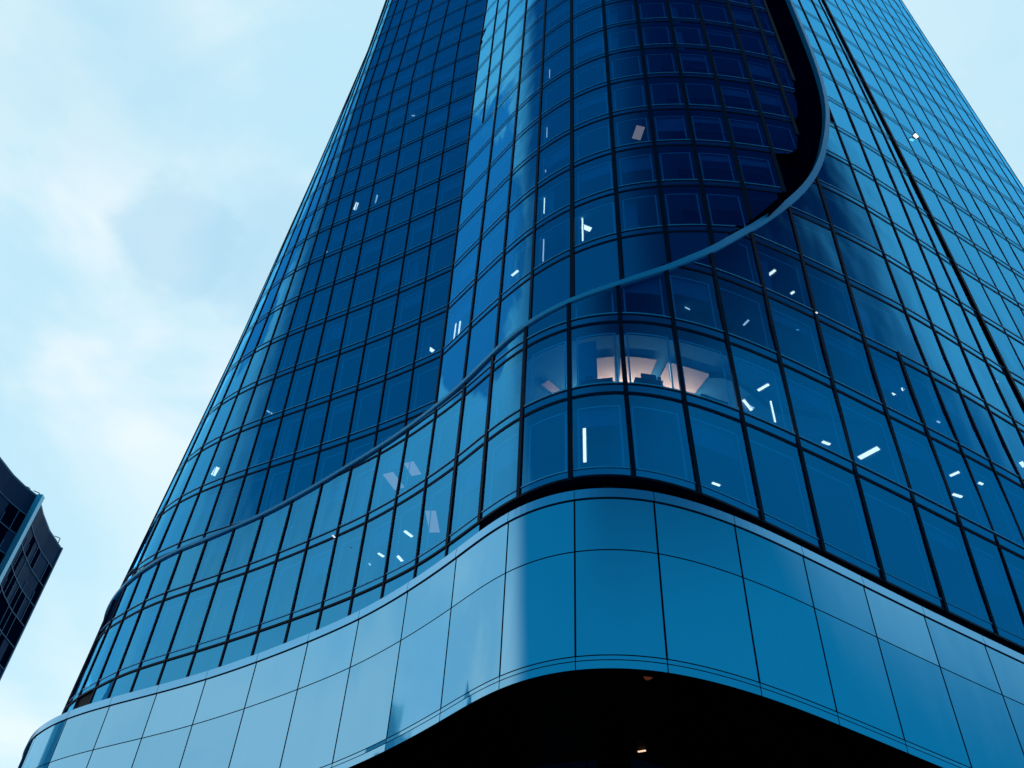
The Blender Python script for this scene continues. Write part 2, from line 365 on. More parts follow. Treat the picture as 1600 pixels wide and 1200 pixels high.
# ------------------------------------------------------------------ glazing
SUB = 5
def strip(kind, u0, u1, z0, z1, off, mb, m, sub=SUB):
    """a patch of a skin between two heights, cut along the ledge"""
    us = [u0 + (u1 - u0) * i / sub for i in range(sub + 1)]
    if kind == 'o' and u0 < UEND < u1 and z1 > zl(UEND - 1e-4): us = sorted(us + [UEND - 1e-4, UEND])
    done = False; rows = []
    def flush():
        nonlocal rows
        if len(rows) > 1: mb.grid([[r[0] for r in rows], [r[1] for r in rows]], m)
        rows = []
    for u in us:
        lo = z0; hi = z1
        if kind == 'o': hi = min(z1, zl(u))
        elif kind == 'i': lo = max(z0, ilow(u - 1e-4 if u == 23 and u0 < 23 else u))
        if hi - lo < .01:
            flush(); continue
        if rows and kind == 'o' and abs(hi - rows[-1][2]) > 6 and abs(u - rows[-1][3]) < .01: flush()
        rows.append((P(kind, u, lo, off), P(kind, u, hi, off), hi, u)); done = True
    flush(); return done
cells = []
def kmax(kind): return TOPK
for kind in 'oir':
    ks = range(0, TOPK)
    for c in range(NCOL[kind]):
        if kind == 'o' and c == oX - 1: pass
        for k in ks:
            u0, u1 = c, c + 1
            if kind == 'o' and k >= 3:
                if c == oX: continue                       # one wide bay above the second floor there
                if c == oO6: u1 = oX + 1
            if kind == 'o' and zl(c + 1.0) <= S(k) and zl(c) <= S(k): continue
            if kind == 'i' and ilow(c + .5) > S(k + 1) - .6: continue
            cells.append((kind, u0, u1, k))
def solid(kind, c, k):               # closed dark rows
    if kind == 'i': return (c >= iM755 and c < 22 and k <= 3)
    return False
def area(kind, u0, u1, k):
    z0, z1 = S(k), S(k + 1)
    if kind == 'o': z1 = min(z1, max(zl(u0), zl(u1)))
    q = [project(P(kind, u, z)) for u, z in ((u0, z0), (u1, z0), (u1, z1), (u0, z1))]
    if any(a is None for a in q): return 0
    q = [(min(1600, max(0, a)), min(1200, max(0, b_))) for a, b_ in q]
    return abs(sum(q[i][0] * q[(i + 1) % 4][1] - q[(i + 1) % 4][0] * q[i][1] for i in range(4))) / 2
BLIND = mat('roller_blind', prin((.03, .22, .40), .9, 0, .05, .25))
def pane(mb, fb, kind, u0, u1, k):
    z0, z1 = S(k) + .02, S(k + 1) - .50
    ok = strip(kind, u0, u1, z0, z1, 0, mb, GLASS)
    if not ok: return False
    # inner frame lines seen through the glass
    w = .048
    L0 = (P(kind, u1, z0) - P(kind, u0, z0)).length; du = (u1 - u0) / L0
    a, b_ = u0 + .22 * du, u1 - .22 * du
    zz = z1 if kind != 'o' else min(z1, min(zl(a), zl(b_)))
    zb = z0 if kind != 'i' else max(z0, ilow(a), ilow(b_))
    if zz - zb > 1.2:
        for ua in (a, b_ - w * 1.6 * du): strip(kind, ua, ua + w * 1.6 * du, z0 + .2, z1 - .45, .22, fb, FRAME, 1)
        strip(kind, a, b_, z0 + .14, z0 + .14 + w, .22, fb, FRAME)
        strip(kind, a, b_, z1 - .5, z1 - .5 + w * 1.4, .22, fb, FRAME)
        rr = random.random()
        if rr < .30:
            drop = random.uniform(.3, 1.5); strip(kind, a, b_, max(z0 + .3, z1 - .5 - drop), z1 - .46, .34, fb, BLIND, 3)
        elif rr < .40:
            strip(kind, a, a + (b_ - a) * random.uniform(.15, .5), z0 + .3, z1 - .5, .5, fb, BLIND, 2)
    return True
cells_a = sorted(cells, key=lambda c: -area(*c))
big = []; rest = MB(); restf = MB()
for c in cells_a:
    if solid(c[0], c[1], c[3]): continue
    if len(big) < 99:
        mb = MB(); fb = MB()
        if pane(mb, fb, *c) and mb.f:
            w = mb.build('window', TOWER, True); big.append(w)
            if fb.f: fb.build('window_frame', w)
    else: pane(rest, restf, *c)
w = rest.build('window', TOWER, True); tag(w, kind='stuff')
if restf.f: restf.build('window_frame', w)

# closed rows of the recessed skin, just above the ledge
for c in range(iM755, 22):
    mb = MB(); strip('i', c, c + 1, 24, S(4) - .5, 0, mb, SPAN); 
    if mb.f: mb.build('blank_panel', TOWER, True)

# floor bands: glass spandrel, sill and head lines, slab behind
for k in range(0, TOPK + 1):
    for kind in 'oir':
        mb = MB(); sl = MB(); cb = MB()
        for c in range(NCOL[kind]):
            if kind == 'o' and zl(c + 1.0) <= S(k) - .5 and zl(c) <= S(k) - .5: continue
            if kind == 'i' and (ilow(c + .5) > S(k) + .01 or (k < 4 and iM755 <= c < 22)): continue
            z = S(k)
            if k == 0 and kind == 'o':
                strip(kind, c, c + 1, ZG + .02, z, 0, mb, SPAN); strip(kind, c, c + 1, z - .02, z + .035, -.03, mb, SILL)
            else:
                strip(kind, c, c + 1, z - .50, z + .0, 0, mb, SPAN)
                strip(kind, c, c + 1, z - .03, z + .03, -.03, mb, SILL)
                strip(kind, c, c + 1, z - .59, z - .46, -.03, mb, TRANS); strip(kind, c, c + 1, z - .10, z - .03, -.02, mb, TRANS)
            if k > 0:
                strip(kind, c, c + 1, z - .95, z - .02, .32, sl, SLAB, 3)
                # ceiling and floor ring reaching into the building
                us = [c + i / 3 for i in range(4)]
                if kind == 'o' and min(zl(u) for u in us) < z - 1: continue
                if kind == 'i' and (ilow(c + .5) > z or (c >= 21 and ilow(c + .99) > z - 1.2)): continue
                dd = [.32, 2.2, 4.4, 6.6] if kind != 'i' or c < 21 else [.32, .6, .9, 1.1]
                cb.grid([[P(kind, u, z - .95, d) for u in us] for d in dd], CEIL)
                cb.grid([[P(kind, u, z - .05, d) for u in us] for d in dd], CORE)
        mb.build('spandrel_band', TOWER, True); sl.build('slab_edge', TOWER); cb.build('office_ceiling', TOWER)

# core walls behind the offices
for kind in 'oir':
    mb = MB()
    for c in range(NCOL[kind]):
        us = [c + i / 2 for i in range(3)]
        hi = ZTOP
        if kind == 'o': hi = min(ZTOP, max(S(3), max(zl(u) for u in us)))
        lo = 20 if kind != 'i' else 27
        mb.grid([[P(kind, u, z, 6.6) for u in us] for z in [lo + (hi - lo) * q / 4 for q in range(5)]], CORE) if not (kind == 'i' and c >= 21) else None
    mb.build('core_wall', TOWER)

# mullions
def mullion(kind, u, z0, z1, w=.17, d=.06):
    if z1 - z0 < .3: return
    mb = MB(); zs = [z0]; z = z0
    while z + 2 < z1: z += 2; zs.append(z)
    zs.append(z1); ring = []
    for z in zs:
        p = P(kind, u, z); n = normal(kind, u, z); t = tangent(kind, u, z)
        ring.append([p + t * a * w / 2 + n * b_ for a, b_ in ((-1, -.08), (-1, d), (1, d), (1, -.08), (-1, -.08))])
    mb.grid(ring, MULL); mb.build('mullion', TOWER)
for u in range(0, oB):
    if u == oX: mullion('o', u, ZG, S(3)); continue
    mullion('o', u, ZG - .1, min(zl(u) - .05, ZTOP), .085 if u < 17 else .15 if u < 20 else .11 if u > 26 else .17)
for u in range(0, iEND + 1): mullion('i', u, max(ilow(u - .01 if u > 20 else u), ilow(u)) if u < 22 else (ilow(22.99) if u == 23 else ilow(u)), ZTOP, .085 if u < 14 else .14 if u < 18 else .22)
mullion('i', iM755 + .5, S(10), ZTOP, .10)
for u in range(1, NCOL['r']): mullion('r', u, S(-1), ZTOP, .075, .03)
# deep dark joint between the flared skin and the right face
mb = MB(); rg = []
z = ZG
while z <= ZTOP:
    p = P('o', oB, z); q = P('o', oB, z, 1.2); t = tangent('o', oB, z)
    rg.append([p - t * .16 + normal('o', oB, z) * .12, p + t * .08 + normal('o', oB, z) * .12, q + t * .12]); z += 2
mb.grid(rg, MULL); mb.build('expansion_joint', TOWER)

# ledge: bright metal band along the cut edge, with the dark reveal behind it
path = []
for (a, za), (b_, zb) in zip(LEDGE, LEDGE[1:]):
    n = max(2, int(max(abs(b_ - a) * 5, abs(zb - za) / 1.2))) if za < ZTOP else 0
    for i in range(n): path.append((a + (b_ - a) * i / n, min(ZTOP, za + (zb - za) * i / n)))
pts = [P('o', u, z) for u, z in path]
for _ in range(3):
    pts = [pts[0]] + [(pts[i - 1] + pts[i] * 2 + pts[i + 1]) / 4 for i in range(1, len(pts) - 1)] + [pts[-1]]
mb = MB(); rv = MB(); rings = []; rrows = []
for i, p in enumerate(pts):
    u, z = path[i]
    T = (pts[min(i + 1, len(pts) - 1)] - pts[max(i - 1, 0)]).normalized()
    n = normal('o', u, z); s = n.cross(T).normalized()            # s points across the band, away from the skirt glass
    if s.z < 0 and u < 27: s = -s
    if u >= 27 and s.x > 0: s = -s
    w = .07 + .035 * min(1, max(0, (u - 17) / 3)) + .065 * min(1, max(0, (u - 21) / 4))
    rings.append([p - s * (w + .03) - n * .1, p - s * (w + .03) + n * .05, p - s * w + n * .11, p + s * w + n * .14, p + s * w - n * .3, p - s * (w + .03) - n * .1])
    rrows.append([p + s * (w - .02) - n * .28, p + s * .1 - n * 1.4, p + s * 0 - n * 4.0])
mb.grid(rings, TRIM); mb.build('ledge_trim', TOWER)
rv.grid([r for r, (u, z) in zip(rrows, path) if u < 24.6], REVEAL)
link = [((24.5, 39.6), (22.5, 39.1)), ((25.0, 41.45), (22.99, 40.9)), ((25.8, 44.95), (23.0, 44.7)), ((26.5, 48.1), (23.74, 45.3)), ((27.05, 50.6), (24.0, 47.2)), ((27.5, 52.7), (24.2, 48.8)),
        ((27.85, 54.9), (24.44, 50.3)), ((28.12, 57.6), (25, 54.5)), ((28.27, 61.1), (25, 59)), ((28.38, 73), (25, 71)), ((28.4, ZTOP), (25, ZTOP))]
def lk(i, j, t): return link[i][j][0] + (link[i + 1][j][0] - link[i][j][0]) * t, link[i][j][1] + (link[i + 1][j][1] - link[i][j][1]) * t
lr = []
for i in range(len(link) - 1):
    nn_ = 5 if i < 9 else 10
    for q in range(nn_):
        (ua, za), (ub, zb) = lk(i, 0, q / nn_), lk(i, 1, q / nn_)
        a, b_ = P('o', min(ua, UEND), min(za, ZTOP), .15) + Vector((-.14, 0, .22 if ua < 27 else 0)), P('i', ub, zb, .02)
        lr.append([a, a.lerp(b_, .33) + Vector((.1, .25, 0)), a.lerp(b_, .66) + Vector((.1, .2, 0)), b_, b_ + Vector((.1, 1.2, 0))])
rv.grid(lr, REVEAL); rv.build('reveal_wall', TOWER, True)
# joint line along the band, and the ledge roof that closes the step on the left
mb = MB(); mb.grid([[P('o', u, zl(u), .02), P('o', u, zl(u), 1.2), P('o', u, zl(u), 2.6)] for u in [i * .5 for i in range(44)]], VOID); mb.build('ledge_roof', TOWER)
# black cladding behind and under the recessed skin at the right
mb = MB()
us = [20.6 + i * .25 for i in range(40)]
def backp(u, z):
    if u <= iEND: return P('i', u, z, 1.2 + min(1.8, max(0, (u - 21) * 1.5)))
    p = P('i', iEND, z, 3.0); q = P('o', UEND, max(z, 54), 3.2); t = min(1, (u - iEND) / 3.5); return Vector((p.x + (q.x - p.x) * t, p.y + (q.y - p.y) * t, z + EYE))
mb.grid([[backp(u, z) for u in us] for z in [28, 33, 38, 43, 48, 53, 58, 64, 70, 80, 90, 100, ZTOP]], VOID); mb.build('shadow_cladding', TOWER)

# ------------------------------------------------------------------ smooth fascia wrapping the base
BZ = [12.73, 12.98, 13.12, 16.6, 18.55, 18.95]     # bottom lip, two reveals, mid joint, cap joint, top of cap
Bj = [(-23.0, 46.9), (-22.4, 44.6), (-21.3, 42.3), (-19.0, 40.35), (-16.6, 38.9), (-14.25, 37.6), (-11.85, 36.15), (-9.5, 34.4), (-7.2, 32.55), (-5.05, 30.75), (-3.18, 28.75), (-1.5, 26.3), (.08, 24.05), (2.1, 22.65), (4.6, 22.45), (7.5, 23.6),
      (10.0, 25.05), (12.4, 26.5), (15.05, 28.1), (17.9, 29.75), (20.7, 31.35), (23.5, 32.95), (26.3, 34.55), (29.1, 36.15)]
BS = smooth_row(smooth_row(Bj)[:13]) + smooth_row(Bj)[13:]
BC = controls(BS)
def BP(u, z, off=0.):
    c, d = bspline(BC, u); l = math.hypot(*d); return Vector((c[0] - d[1] / l * off, c[1] + d[0] / l * off, z + EYE))
nb = len(Bj) - 1; PS = 10; g = .022
mb = MB(); mb.grid([[BP(i / 4, z, .07) for i in range(nb * 4 + 1)] for z in (BZ[0] + .01, BZ[3], BZ[5] - .03)], MULL); mb.build('fascia_joint_backing', TOWER, True)
for i in range(nb):
    for a, b_ in ((2, 3), (3, 4)):
        mb = MB(); za, zb = BZ[a] + g, BZ[b_] - g; us = [i + g / 3 * 1.6 + (1 - g / 3 * 3.2) * q / PS for q in range(PS + 1)]
        mb.grid([[BP(u, z) for u in us] for z in (za, zb)], PANEL)
        mb.grid([[BP(u, za) for u in us], [BP(u, za, .06) for u in us]], MULL)
        mb.grid([[BP(us[0], z) for z in (za, zb)], [BP(us[0], z, .06) for z in (za, zb)]], MULL)
        mb.grid([[BP(us[-1], z) for z in (za, zb)], [BP(us[-1], z, .06) for z in (za, zb)]], MULL)
        p = mb.build('fascia_panel', TOWER, True)
    us = [i + .006 + (1 - .012) * q / PS for q in range(PS + 1)]
    mb = MB()
    mb.grid([[BP(u, BZ[0]) for u in us], [BP(u, BZ[1] - .015) for u in us]], PANEL); mb.grid([[BP(u, BZ[1] + .015) for u in us], [BP(u, BZ[2] - .015) for u in us]], PANEL)
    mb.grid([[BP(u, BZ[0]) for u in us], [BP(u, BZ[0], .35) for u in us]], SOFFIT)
    mb.build('fascia_lip', TOWER, True)
    mb = MB(); us = [i + .5 + .004 + .992 * q / PS for q in range(PS + 1)] if i < nb - 1 else []
    us = [i + .004 + .992 * q / PS for q in range(PS + 1)]
    mb.grid([[BP(u, BZ[4] + .03, -.05) for u in us], [BP(u, BZ[5], -.03) for u in us], [BP(u, BZ[5] + .02, .02) for u in us], [BP(u, BZ[5] + .02, 1.6) for u in us]], CAP)
    mb.grid([[BP(u, BZ[4] + .03, -.05) for u in us], [BP(u, BZ[4] + .03, .05) for u in us]], CAP)
    mb.build('coping', TOWER, False)
# lower glass row behind the fascia on the left, black louvre recess on the right
mb = MB(); vb = MB()
for c in range(0, oB):
    us = [c + i / SUB for i in range(SUB + 1)]
    if c < 18 and c != 4: mb.grid([[P('o', u, z, .0) for u in us] for z in (16.5, ZG - .06)], SPAN)
    elif c == 4: q_ = MB(); q_.grid([[P('o', u, z, .04) for u in us] for z in (16.5, ZG - .02)], VOID); q_.build('open_vent', TOWER)
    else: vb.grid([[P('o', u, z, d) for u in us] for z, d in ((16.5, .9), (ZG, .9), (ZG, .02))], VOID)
mb.build('lower_glazing', TOWER, True); vb.build('louvre_recess', TOWER)
mb = MB()
for c in range(0, oB):
    us = [c + i / SUB for i in range(SUB + 1)]; mb.grid([[P('o', u, ZG - .08, -.05) for u in us], [P('o', u, ZG + .02, -.05) for u in us]], MULL)
    mb.grid([[P('o', u, ZG - .08, -.05) for u in us], [P('o', u, ZG - .08, .3) for u in us]], MULL)
mb.build('base_transom', TOWER)
for u in range(1, 18): 
    mb = MB(); mb.grid([[P('o', u, z) + tangent('o', u, z) * a * .045 + normal('o', u, z) * b_ for a, b_ in ((-1, 0), (-1, .05), (1, .05), (1, 0))] for z in (16.5, ZG - .05)], MULL); mb.build('lower_mullion', TOWER)
# soffit of the canopy, lobby glazing far underneath
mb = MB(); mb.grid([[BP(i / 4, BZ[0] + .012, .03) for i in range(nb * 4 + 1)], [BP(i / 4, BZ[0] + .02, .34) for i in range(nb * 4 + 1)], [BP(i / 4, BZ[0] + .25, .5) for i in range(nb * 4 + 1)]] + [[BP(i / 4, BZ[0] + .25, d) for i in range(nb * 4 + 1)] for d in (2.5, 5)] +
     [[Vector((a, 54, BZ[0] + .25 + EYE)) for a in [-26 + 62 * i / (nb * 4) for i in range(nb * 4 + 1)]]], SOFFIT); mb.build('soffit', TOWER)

# lobby glazing deep under the canopy
def wallq(name, pts, z0, z1, m):
    mb = MB(); mb.grid([[Vector((x, y, z0)) for x, y in pts], [Vector((x, y, z1)) for x, y in pts]], m); return mb.build(name, TOWER, True)

def on_plane(px, py, z):
    r = ray(px, py); return Vector((r.x / r.z * z, r.y / r.z * z, z + EYE))
for pts_ in ([(1.35, 29.85), (1.66, 29.55), (2.19, 29.21), (2.82, 28.97), (3.08, 28.9)], [(3.13, 28.89), (3.4, 28.85), (3.45, 28.84)], [(4.45, 28.51), (5.0, 28.7), (5.6, 29.05)]):
    mb = MB(); mb.grid([[Vector((x_, y_, z)) for x_, y_ in pts_] for z in (0, 12.96 + EYE)], SPAN); mb.build('lobby_window', TOWER, True)
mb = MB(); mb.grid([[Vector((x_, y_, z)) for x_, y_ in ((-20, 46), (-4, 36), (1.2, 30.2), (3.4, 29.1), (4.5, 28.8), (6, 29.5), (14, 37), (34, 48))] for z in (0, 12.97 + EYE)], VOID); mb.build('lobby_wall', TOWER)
GLOW = mat('soffit_reflection_glow', emit((1.0, .25, .16), .07)); GLOW2 = mat('warm_diffuser', emit((1.0, .62, .42), 1.2))
t = empty('soffit_light_or_glow', (4.2, 23.1, 12.9 + EYE)); tag(t, 'dim reddish reflected glow on the black soffit under the fascia crest', 'ceiling light')
mb = MB(); mb.face([(4.25 + .16 * math.cos(q * .45) + .0 * q, 23.15 + .42 * math.sin(q * .45), 12.93 + EYE) for q in range(14)], GLOW); mb.build('diffuser_or_glow', t)  # emissive ellipse stands in for a warm reflection on the soffit, no lamp
t = empty('soffit_light_or_glow', (4.75, 27.85, 12.9 + EYE)); tag(t, 'tiny warm slanted light deep under the black canopy', 'ceiling light')
mb = MB(); mb.box(Vector((4.6, 27.98, 12.92 + EYE)), Vector((.22, -.12, 0)), Vector((.03, .05, 0)), Vector((0, 0, .03)), GLOW2); mb.build('diffuser_or_glow', t)

# ------------------------------------------------------------------ lamps seen through the glass
LAMPS = [  # x, y, z above eye, heading, length, pixels wide, label
 (18.32, 30.07, 32.3, -48, .63, 8, 'glaring white ceiling strip with pink glow, alone right of centre in the glass'),
 (16.03, 30.19, 28.3, -50, 1.1, 12, 'largest and longest white ceiling light, one row above the fascia on the right'),
 (20.24, 31.21, 28.3, -46, .48, 6, 'white ceiling strip far right, just above the gabled-looking small light'),
 (21.64, 33.93, 24.3, -34, .43, 6, 'short bright bar light lowest on the right, just over the fascia'),
 (12.06, 26.6, 36.3, -53, .62, 6, 'upper one of two ceiling strips under the upswing of the ledge'),
 (13.38, 27.67, 36.3, -50, .22, 5, 'small lower light beneath the upper strip under the ledge upswing'),
 (10.29, 26.45, 32.3, -63, .4, 4, 'thin slanted ceiling light in a faint pink glow above the lit ceilings'),
 (10.49, 26.59, 28.3, -48, .6, 6, 'double striped light right of the row of warm lit ceilings'),
 (-4.92, 36.49, 40.3, 39, .58, 9, 'square white lamp in the dark glass left above the ledge'),
 (-4.08, 32.86, 24.3, 50, .55, 6, 'bright slanted strip light low left, highest of three below the ledge'),
 (-5.36, 34.55, 24.3, 47, .36, 5, 'short strip light low left, leftmost of three below the ledge'),
 (-4.52, 34.73, 24.3, 63, .47, 6, 'strip light low left, lowest of three below the ledge'),
 (-12.83, 40.34, 60.3, -69, .83, 6, 'wider, lower one of two upright glints high in the dark left glass'),
 (-11.23, 39.57, 60.3, -73, .85, 4, 'narrower, upper one of two upright glints high in the left glass'),
 (-.22, 30.58, 40.3, -49, .55, 5, 'short slanted lamp in the light valley just above the ledge'),
 (3.34, 27.39, 40.3, 21, .55, 11, 'blocky white lamp beside a thin upright strip just above the ledge centre'),
 (20.93, 32.69, 28.3, 18, .57, 6, 'gable shaped small white light at far right below the other strip'),
 (21.64, 31.75, 28.3, 24, .27, 5, 'small round light right of the gable shaped one'),
 (26.18, 34.59, 32.3, 46, .51, 7, 'white light cut by the right edge of the photo'),
 (14.0, 29.72, 28.3, 22, .45, 6, 'rounded white light left of the largest ceiling light'),
 (8.39, 28.29, 24.3, 24, .4, 5, 'small bright light at the sill just above the fascia crest, right side'),
 (-17.74, 44.03, 36.3, -62, 1.0, 9, 'warm upright glowing light near the left edge of the tower'),
 (10.07, 27.68, 28.3, 50, .85, 6, 'streaky light at the bottom left of the window beside the lit ceilings'),
 (27.24, 31.57, 60.3, 37, .38, 6, 'single glint high on the finely divided right face')]
TINY = [(20.92, 31.93, 32.3, 31, .23, 4), (25.34, 32.6, 36.3, 46, .42, 4), (13.23, 25.63, 32.3, 32, .12, 3), (-14.53, 41.83, 56.3, 23, .25, 3), (-9.81, 38.9, 72.3, -4, .3, 3),
 (-15.16, 42.74, 40.3, 41, .48, 4), (10.27, 27.78, 28.3, 28, .28, 4), (-7.37, 33.38, 24.3, 61, .2, 4), (-7.15, 36.21, 28.3, 66, .26, 3), (7.55, 25.84, 32.3, 27, .28, 3), (-5.91, 35.32, 24.3, 71, .15, 4)]
def lamp(x, y, z, hd, ln, px, label, group, tiny=False):
    t = empty('ceiling_light', (x, y, z + EYE)); tag(t, label, 'ceiling light', group)
    ln *= .88; wd = .85 * px * math.sqrt(x * x + y * y + z * z) / 1450 * (.8 if px > 4 else .7)
    a = Vector((math.cos(R_(hd)), math.sin(R_(hd)), 0)); b_ = Vector((-a.y, a.x, 0)); c = Vector((x, y, z + EYE - .06))
    ln = max(ln, wd)
    m = MB(); m.box(c - a * ln / 2 - b_ * wd / 2 + Vector((0, 0, -.03)), a * ln, b_ * wd, Vector((0, 0, .03)), LAMP if px > 4 and not tiny else LAMP2); m.build('diffuser_or_glow', t)
    if px >= 6 and not tiny:           # the paler reflector tray beside the tube
        m = MB(); m.box(c - a * (ln * .42) + b_ * wd * .6 + Vector((0, 0, .0)), a * ln * .8, b_ * wd * .9, Vector((0, 0, .03)), TRAY); m.build('reflector', t)
    if not tiny:
        m = MB(); m.box(c - a * (ln / 2 + .05) - b_ * (wd / 2 + .05), a * (ln + .1), b_ * (wd + .1), Vector((0, 0, .05)), LAMPHOUSE); m.build('housing_or_backing', t)
    else:
        m = MB(); m.box(c - a * ln * .3 - b_ * wd * .3, a * ln * .6, b_ * wd * .6, Vector((0, 0, .05)), LAMPHOUSE); m.build('housing_or_backing', t)
for l in LAMPS: lamp(*l, 'ceiling lights glowing behind the glass')
for l in TINY: lamp(*l, 'tiny pinpoint of white light glinting behind the tower glass', 'pinpoint lights behind the glass', True)
VERT = [('o', 20.17, 22.04, 23.76, .10, 'tall white upright tube light in the window right of the centre mullion'),
 ('i', 17.06, 42.85, 44.83, .05, 'upright white streak of light second above the ledge, left of centre'),
 ('i', 17.08, 38.43, 40.4, .045, 'upright white streak of light nearest above the ledge, left of centre'),
 ('i', 17.06, 47.13, 48.9, .035, 'upright white streak of light third above the ledge, left of centre'),
 ('i', 17.06, 51.15, 52.4, .03, 'upright white streak of light fourth above the ledge, left of centre'),
 ('i', 17.08, 59.1, 60.3, .04, 'upright white streak of light highest in its column, left of centre'),
 ('i', 14.22, 37.87, 39.56, .10, 'thicker right one of a pair of upright streaks of light in the pale valley window'),
 ('i', 14.06, 37.9, 40.1, .06, 'thinner left one of a pair of upright streaks of light in the pale valley window'),
 ('i', 18.12, 38.36, 40.34, .06, 'thin upright strip beside the blocky white lamp above the ledge'),
 ('o', 23.83, 26.1, 27.28, .05, 'thin upright streak right of the double striped light'),
 ('o', 21.93, 26.3, 27.29, .05, 'thin upright streak at the right end of the warm lit offices')]
for kind, u, z0, z1, w, label in VERT:  # the thin streaks are glowing stand-ins for lit window jambs
    p = P(kind, u, z0, .5); tn = tangent(kind, u, z0); n = normal(kind, u, z0)
    t = empty('wall_light_or_lit_jamb', p); tag(t, label, 'wall light', 'upright light strips')
    m = MB(); m.box(p, tn * w, -n * .04, Vector((0, 0, z1 - z0)), LAMP2 if kind == 'i' and w < .05 else LAMP); m.build('tube', t)
    m = MB(); m.box(p - tn * .03 - n * .041, tn * (w + .06), -n * .03, Vector((0, 0, z1 - z0)), LAMPHOUSE); m.build('housing_or_backing', t)
# warm lit office ceilings above the fascia crest
for (ua, ub), d0, label in (((18.72, 18.97), 1.9, 'first warm lit ceiling panel from the left, a narrow one'), ((20.03, 20.86), 1.65, 'warm lit curved ceiling panel left of the centre mullion'),
                    ((21.02, 21.86), 1.65, 'warm lit curved ceiling panel right of the centre mullion'), ((22.1, 22.97), 1.65, 'rightmost warm lit ceiling panel, plain and slanting')):
    q = [ua + (ub - ua) * i / 8 for i in range(9)]
    t = empty('lit_ceiling_or_wall_glow', P('o', (ua + ub) / 2, 28.2, 2.5)); tag(t, label, 'ceiling light', 'warm lit office ceilings')
    m = MB(); m.grid([[P('o', u, 28.24, d) for u in q] for d in (d0 - .25, 3.2, 4.4)], WARM); m.build('ceiling_panel', t)
    m = MB(); m.grid([[P('o', u, z, d) for u in q] for z, d in ((27.45, 3.95), (27.45, 4.05))], HIDDEN_STRIP); m.build('hidden_warm_strip', t)  # unseen strip below the sill line, put in to light the panel
    m = MB(); m.grid([[P('o', u, 28.28, d) for u in q] for d in (d0 - .05, 3.2, 4.45)], LAMPHOUSE); m.build('housing_or_backing', t)
DIM = mat('lit_wall_glow', emit((.80, .48, .45), .55))  # glow put into panels that stand for dimly lit room walls
for x, y, z, hd, ln, w, label in ((-5.33, 34.28, 28.3, 65, 1.2, .55, 'dim pinkish lit-wall glow low left, left one of two below the ledge'), (-4.4, 33.3, 28.3, 69, .95, .5, 'dim pinkish lit-wall glow low left, right one of two below the ledge'),
                            (-3.02, 31.99, 24.3, 84, 1.5, .45, 'dim pinkish lit-wall glow beside the fascia, right of the strip lights'), (6.3, 26.2, 48.3, -80, .85, .5, 'square pinkish lit patch high in the dark recessed glass')):
    t = empty('lit_ceiling_or_wall_glow', (x, y, z + EYE)); tag(t, label, 'ceiling light', 'dim pinkish lit-wall glows')
    a = Vector((math.cos(R_(hd)), math.sin(R_(hd)), 0)); b_ = Vector((-a.y, a.x, 0)); c = Vector((x, y, z + EYE))
    m = MB(); m.box(c - a * ln / 2 - b_ * w / 2, a * ln, b_ * w, Vector((0, 0, .03)), DIM); m.build('diffuser_or_glow', t)
    m = MB(); m.box(c - a * (ln / 2 + .04) - b_ * (w / 2 + .04) + Vector((0, 0, .004)), a * (ln + .08), b_ * (w + .08), Vector((0, 0, .04)), LAMPHOUSE); m.build('housing_or_backing', t)
# desks silhouetted against them
def desk(u, w, h, label, monitors):
    p = P('o', u, S(1) + .04, .12); tn = tangent('o', u, S(1)); n = -normal('o', u, S(1))
    t = empty('office_desk', p); tag(t, label, 'desk', 'desks silhouetted at the windows')
    m = MB(); m.box(p - tn * w / 2 + Vector((0, 0, h - .04)), tn * w, n * .4, Vector((0, 0, .04)), DESK); m.build('desk_top', t)
    for a in (-w / 2 + .04, w / 2 - .08):
        m = MB(); m.box(p + tn * a, tn * .05, n * .45, Vector((0, 0, h - .04)), DESK); m.build('desk_leg', t)
    for a, mw, mh in monitors:
        m = MB(); m.box(p + tn * a + n * .06 + Vector((0, 0, h + .09)), tn * mw, n * .03, Vector((0, 0, mh)), DESK); m.build('monitor', t)
        m = MB(); m.box(p + tn * (a + mw / 2 - .03) + n * .06 + Vector((0, 0, h)), tn * .06, n * .06, Vector((0, 0, .1)), DESK); m.build('monitor_stand', t)
desk(20.5, 1.2, .35, 'dark desk silhouette with one small screen before the left warm ceiling', [(-.45, .28, .2)])
desk(21.45, 1.1, .42, 'dark desk silhouette with a wide screen before the right warm ceiling', [(-.3, .6, .24), (.35, .14, .16)])
desk(22.6, 1.2, .30, 'low dark desk silhouette under the slanting warm ceiling', [])

# ------------------------------------------------------------------ dark tower at the left edge
NB = empty('neighbour_tower', (-100, 150, 0)); tag(NB, 'dark tower with concave faces and pale corner fin at the left edge', 'skyscraper')
k_ = 2 / 3; H2 = 100.0 + EYE
LF = [(-131.5, 158.0), (-130.6, 168.0), (-129.2, 176.3), (-128.2, 183.0), (-127.0, 189.4), (-125.3, 194.0), (-123.0, 198.1)]
RF = [(-123.0, 198.1), (-124.2, 205.4), (-124.7, 212.7), (-123.9, 220.8)]
LF = [Vector((x * k_, y * k_, 0)) for x, y in LF]; RF = [Vector((x * k_, y * k_, 0)) for x, y in RF]
GA = mat('dark_facade_glass', prin((.0005, .003, .014), .6, 0, .0)); GB = mat('dark_facade_panel', prin((.001, .030, .085), .6, 0, .08, .3)); GC = mat('facade_line', prin((.03, .14, .26), .5, 0, .2)); GF = mat('corner_fin', prin((.25, .55, .75), .35, .3, .5))
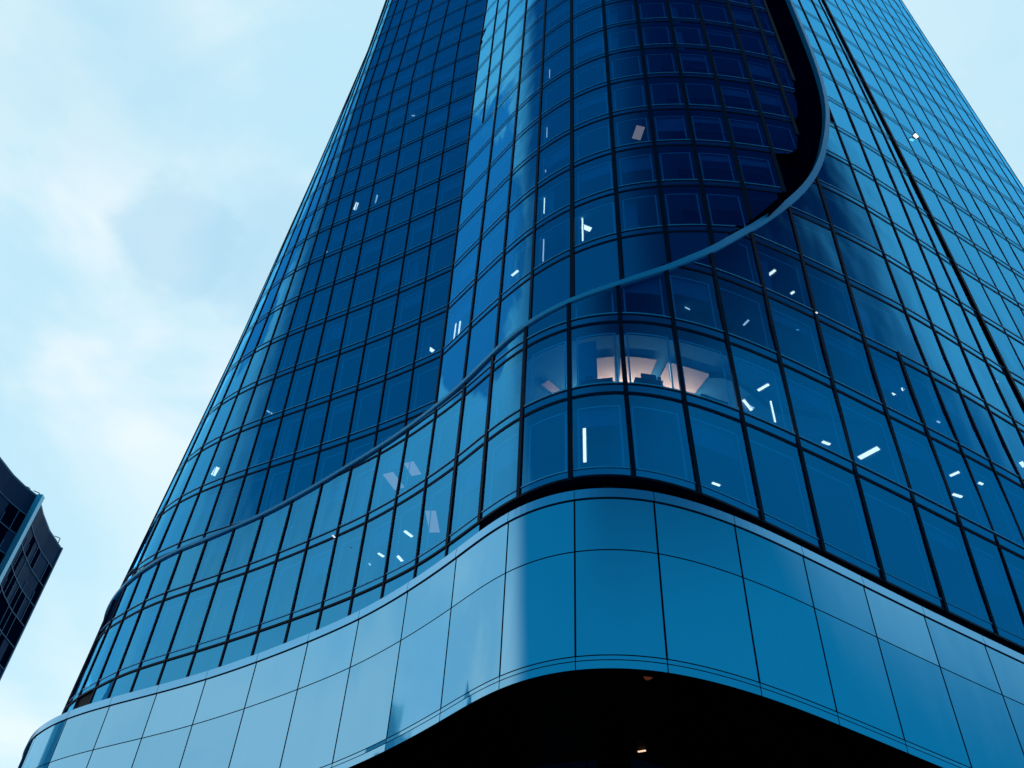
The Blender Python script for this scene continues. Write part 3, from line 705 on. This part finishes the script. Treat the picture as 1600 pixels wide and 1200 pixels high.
def lerp_path(pts, n):
    L_ = [0]
    for a, b_ in zip(pts, pts[1:]): L_.append(L_[-1] + (b_ - a).length)
    r = []
    for i in range(n + 1):
        s_ = L_[-1] * i / n
        for j in range(len(pts) - 1):
            if s_ <= L_[j + 1] + 1e-6: r.append(pts[j].lerp(pts[j + 1], (s_ - L_[j]) / (L_[j + 1] - L_[j]))); break
    return r
for nm, pth, ncol in (('side_face', RF, 9), ('front_face', LF, 12)):
    q = lerp_path(pth, ncol); fh = 4.1
    mb = MB(); ln = MB(); z = H2 - 4.2; up = Vector((0, 0, 1))
    mb.grid([[p + up * z for p in q], [p + up * H2 for p in q]], GB)          # plain crown
    r = 0
    while z > 2:
        z2 = z - fh
        for i in range(ncol):
            a, b_ = q[i], q[i + 1]; d = (b_ - a); nn = Vector((d.y, -d.x, 0)).normalized()
            dark = random.random() < (.55 if nm == 'side_face' else .4)
            mb.face([a + up * z2, b_ + up * z2, b_ + up * z, a + up * z], GA if dark else GB)
            if random.random() < .8: ln.box(a + up * z2 + nn * .02, d.normalized() * .12, nn * .1, up * (fh * random.choice((1, 1, .5))), GC)
        for i in range(ncol):
            a, b_ = q[i], q[i + 1]; nn = Vector(((b_ - a).y, -(b_ - a).x, 0)).normalized(); ln.box(a + up * (z - .08) + nn * .02, (b_ - a), nn * .12, up * .16, GC)
        z = z2; r += 1
    mb.grid([[p + up * 0 for p in q], [p + up * z for p in q]], GB)
    mb.build(nm, NB); ln.build('facade_lines', NB)
mb = MB(); A = RF[0]; mb.box(A + Vector((-.3, -.6, 0)), Vector((1.0, .0, 0)), Vector((0, 1.0, 0)), Vector((0, 0, H2 + .5)), GF); mb.build('corner_fin', NB)
B_ = RF[-1]; mb = MB(); mb.box(B_ + Vector((-.3, 0, 0)), Vector((.5, 0, 0)), Vector((0, .35, 0)), Vector((0, 0, H2 + .4)), GC); mb.build('corner_fin', NB)
mb = MB(); mb.face([p + Vector((0, 0, H2 - .6)) for p in LF + RF[1:] + [Vector((-128, 147, 0)), Vector((-128, 105, 0))]], GB); mb.build('roof', NB)
mb = MB(); mb.grid([[B_, Vector((-128, 147, 0))], [B_ + Vector((0, 0, H2 - .6)), Vector((-128, 147, H2 - .6))]], GB); mb.build('back_face', NB)
mb = MB()
for pth in (LF, RF):
    for a, b_ in zip(pth, pth[1:]):
        nn = Vector(((b_ - a).y, -(b_ - a).x, 0)).normalized(); mb.box(a + nn * .02 + Vector((0, 0, H2)), b_ - a, -nn * .4, Vector((0, 0, .35)), GC)
mb.build('parapet', NB)
for i, (p, hgt) in enumerate(((A + Vector((-.8, .6, 0)), 1.6), (A + Vector((-1.8, -1.2, 0)), 1.2), (B_ + Vector((-.8, -.6, 0)), 2.0))):
    mb = MB(); mb.box(p + Vector((0, 0, H2)), Vector((.12, 0, 0)), Vector((0, .12, 0)), Vector((0, 0, hgt)), GB); mb.box(p + Vector((0, 0, H2 + hgt)), Vector((-.9, -.5, .1)), Vector((0, .1, 0)), Vector((0, 0, .12)), GB); mb.build('roof_davit', NB)
# spired tower far to the left, seen only mirrored in the fascia
SP = empty('spired_tower', (-262, 108, 0)); tag(SP, 'slim spired tower mirrored faintly in a left fascia panel', 'skyscraper')
def prism(name, cx, cy, r0, r1, z0, z1, n, m):
    mb = MB(); mb.grid([[Vector((cx + r * math.cos(6.2832 * i / n + .4), cy + r * math.sin(6.2832 * i / n + .4), z)) for i in range(n + 1)] for r, z in ((r0, z0), (r1, z1))], m); mb.build(name, SP)
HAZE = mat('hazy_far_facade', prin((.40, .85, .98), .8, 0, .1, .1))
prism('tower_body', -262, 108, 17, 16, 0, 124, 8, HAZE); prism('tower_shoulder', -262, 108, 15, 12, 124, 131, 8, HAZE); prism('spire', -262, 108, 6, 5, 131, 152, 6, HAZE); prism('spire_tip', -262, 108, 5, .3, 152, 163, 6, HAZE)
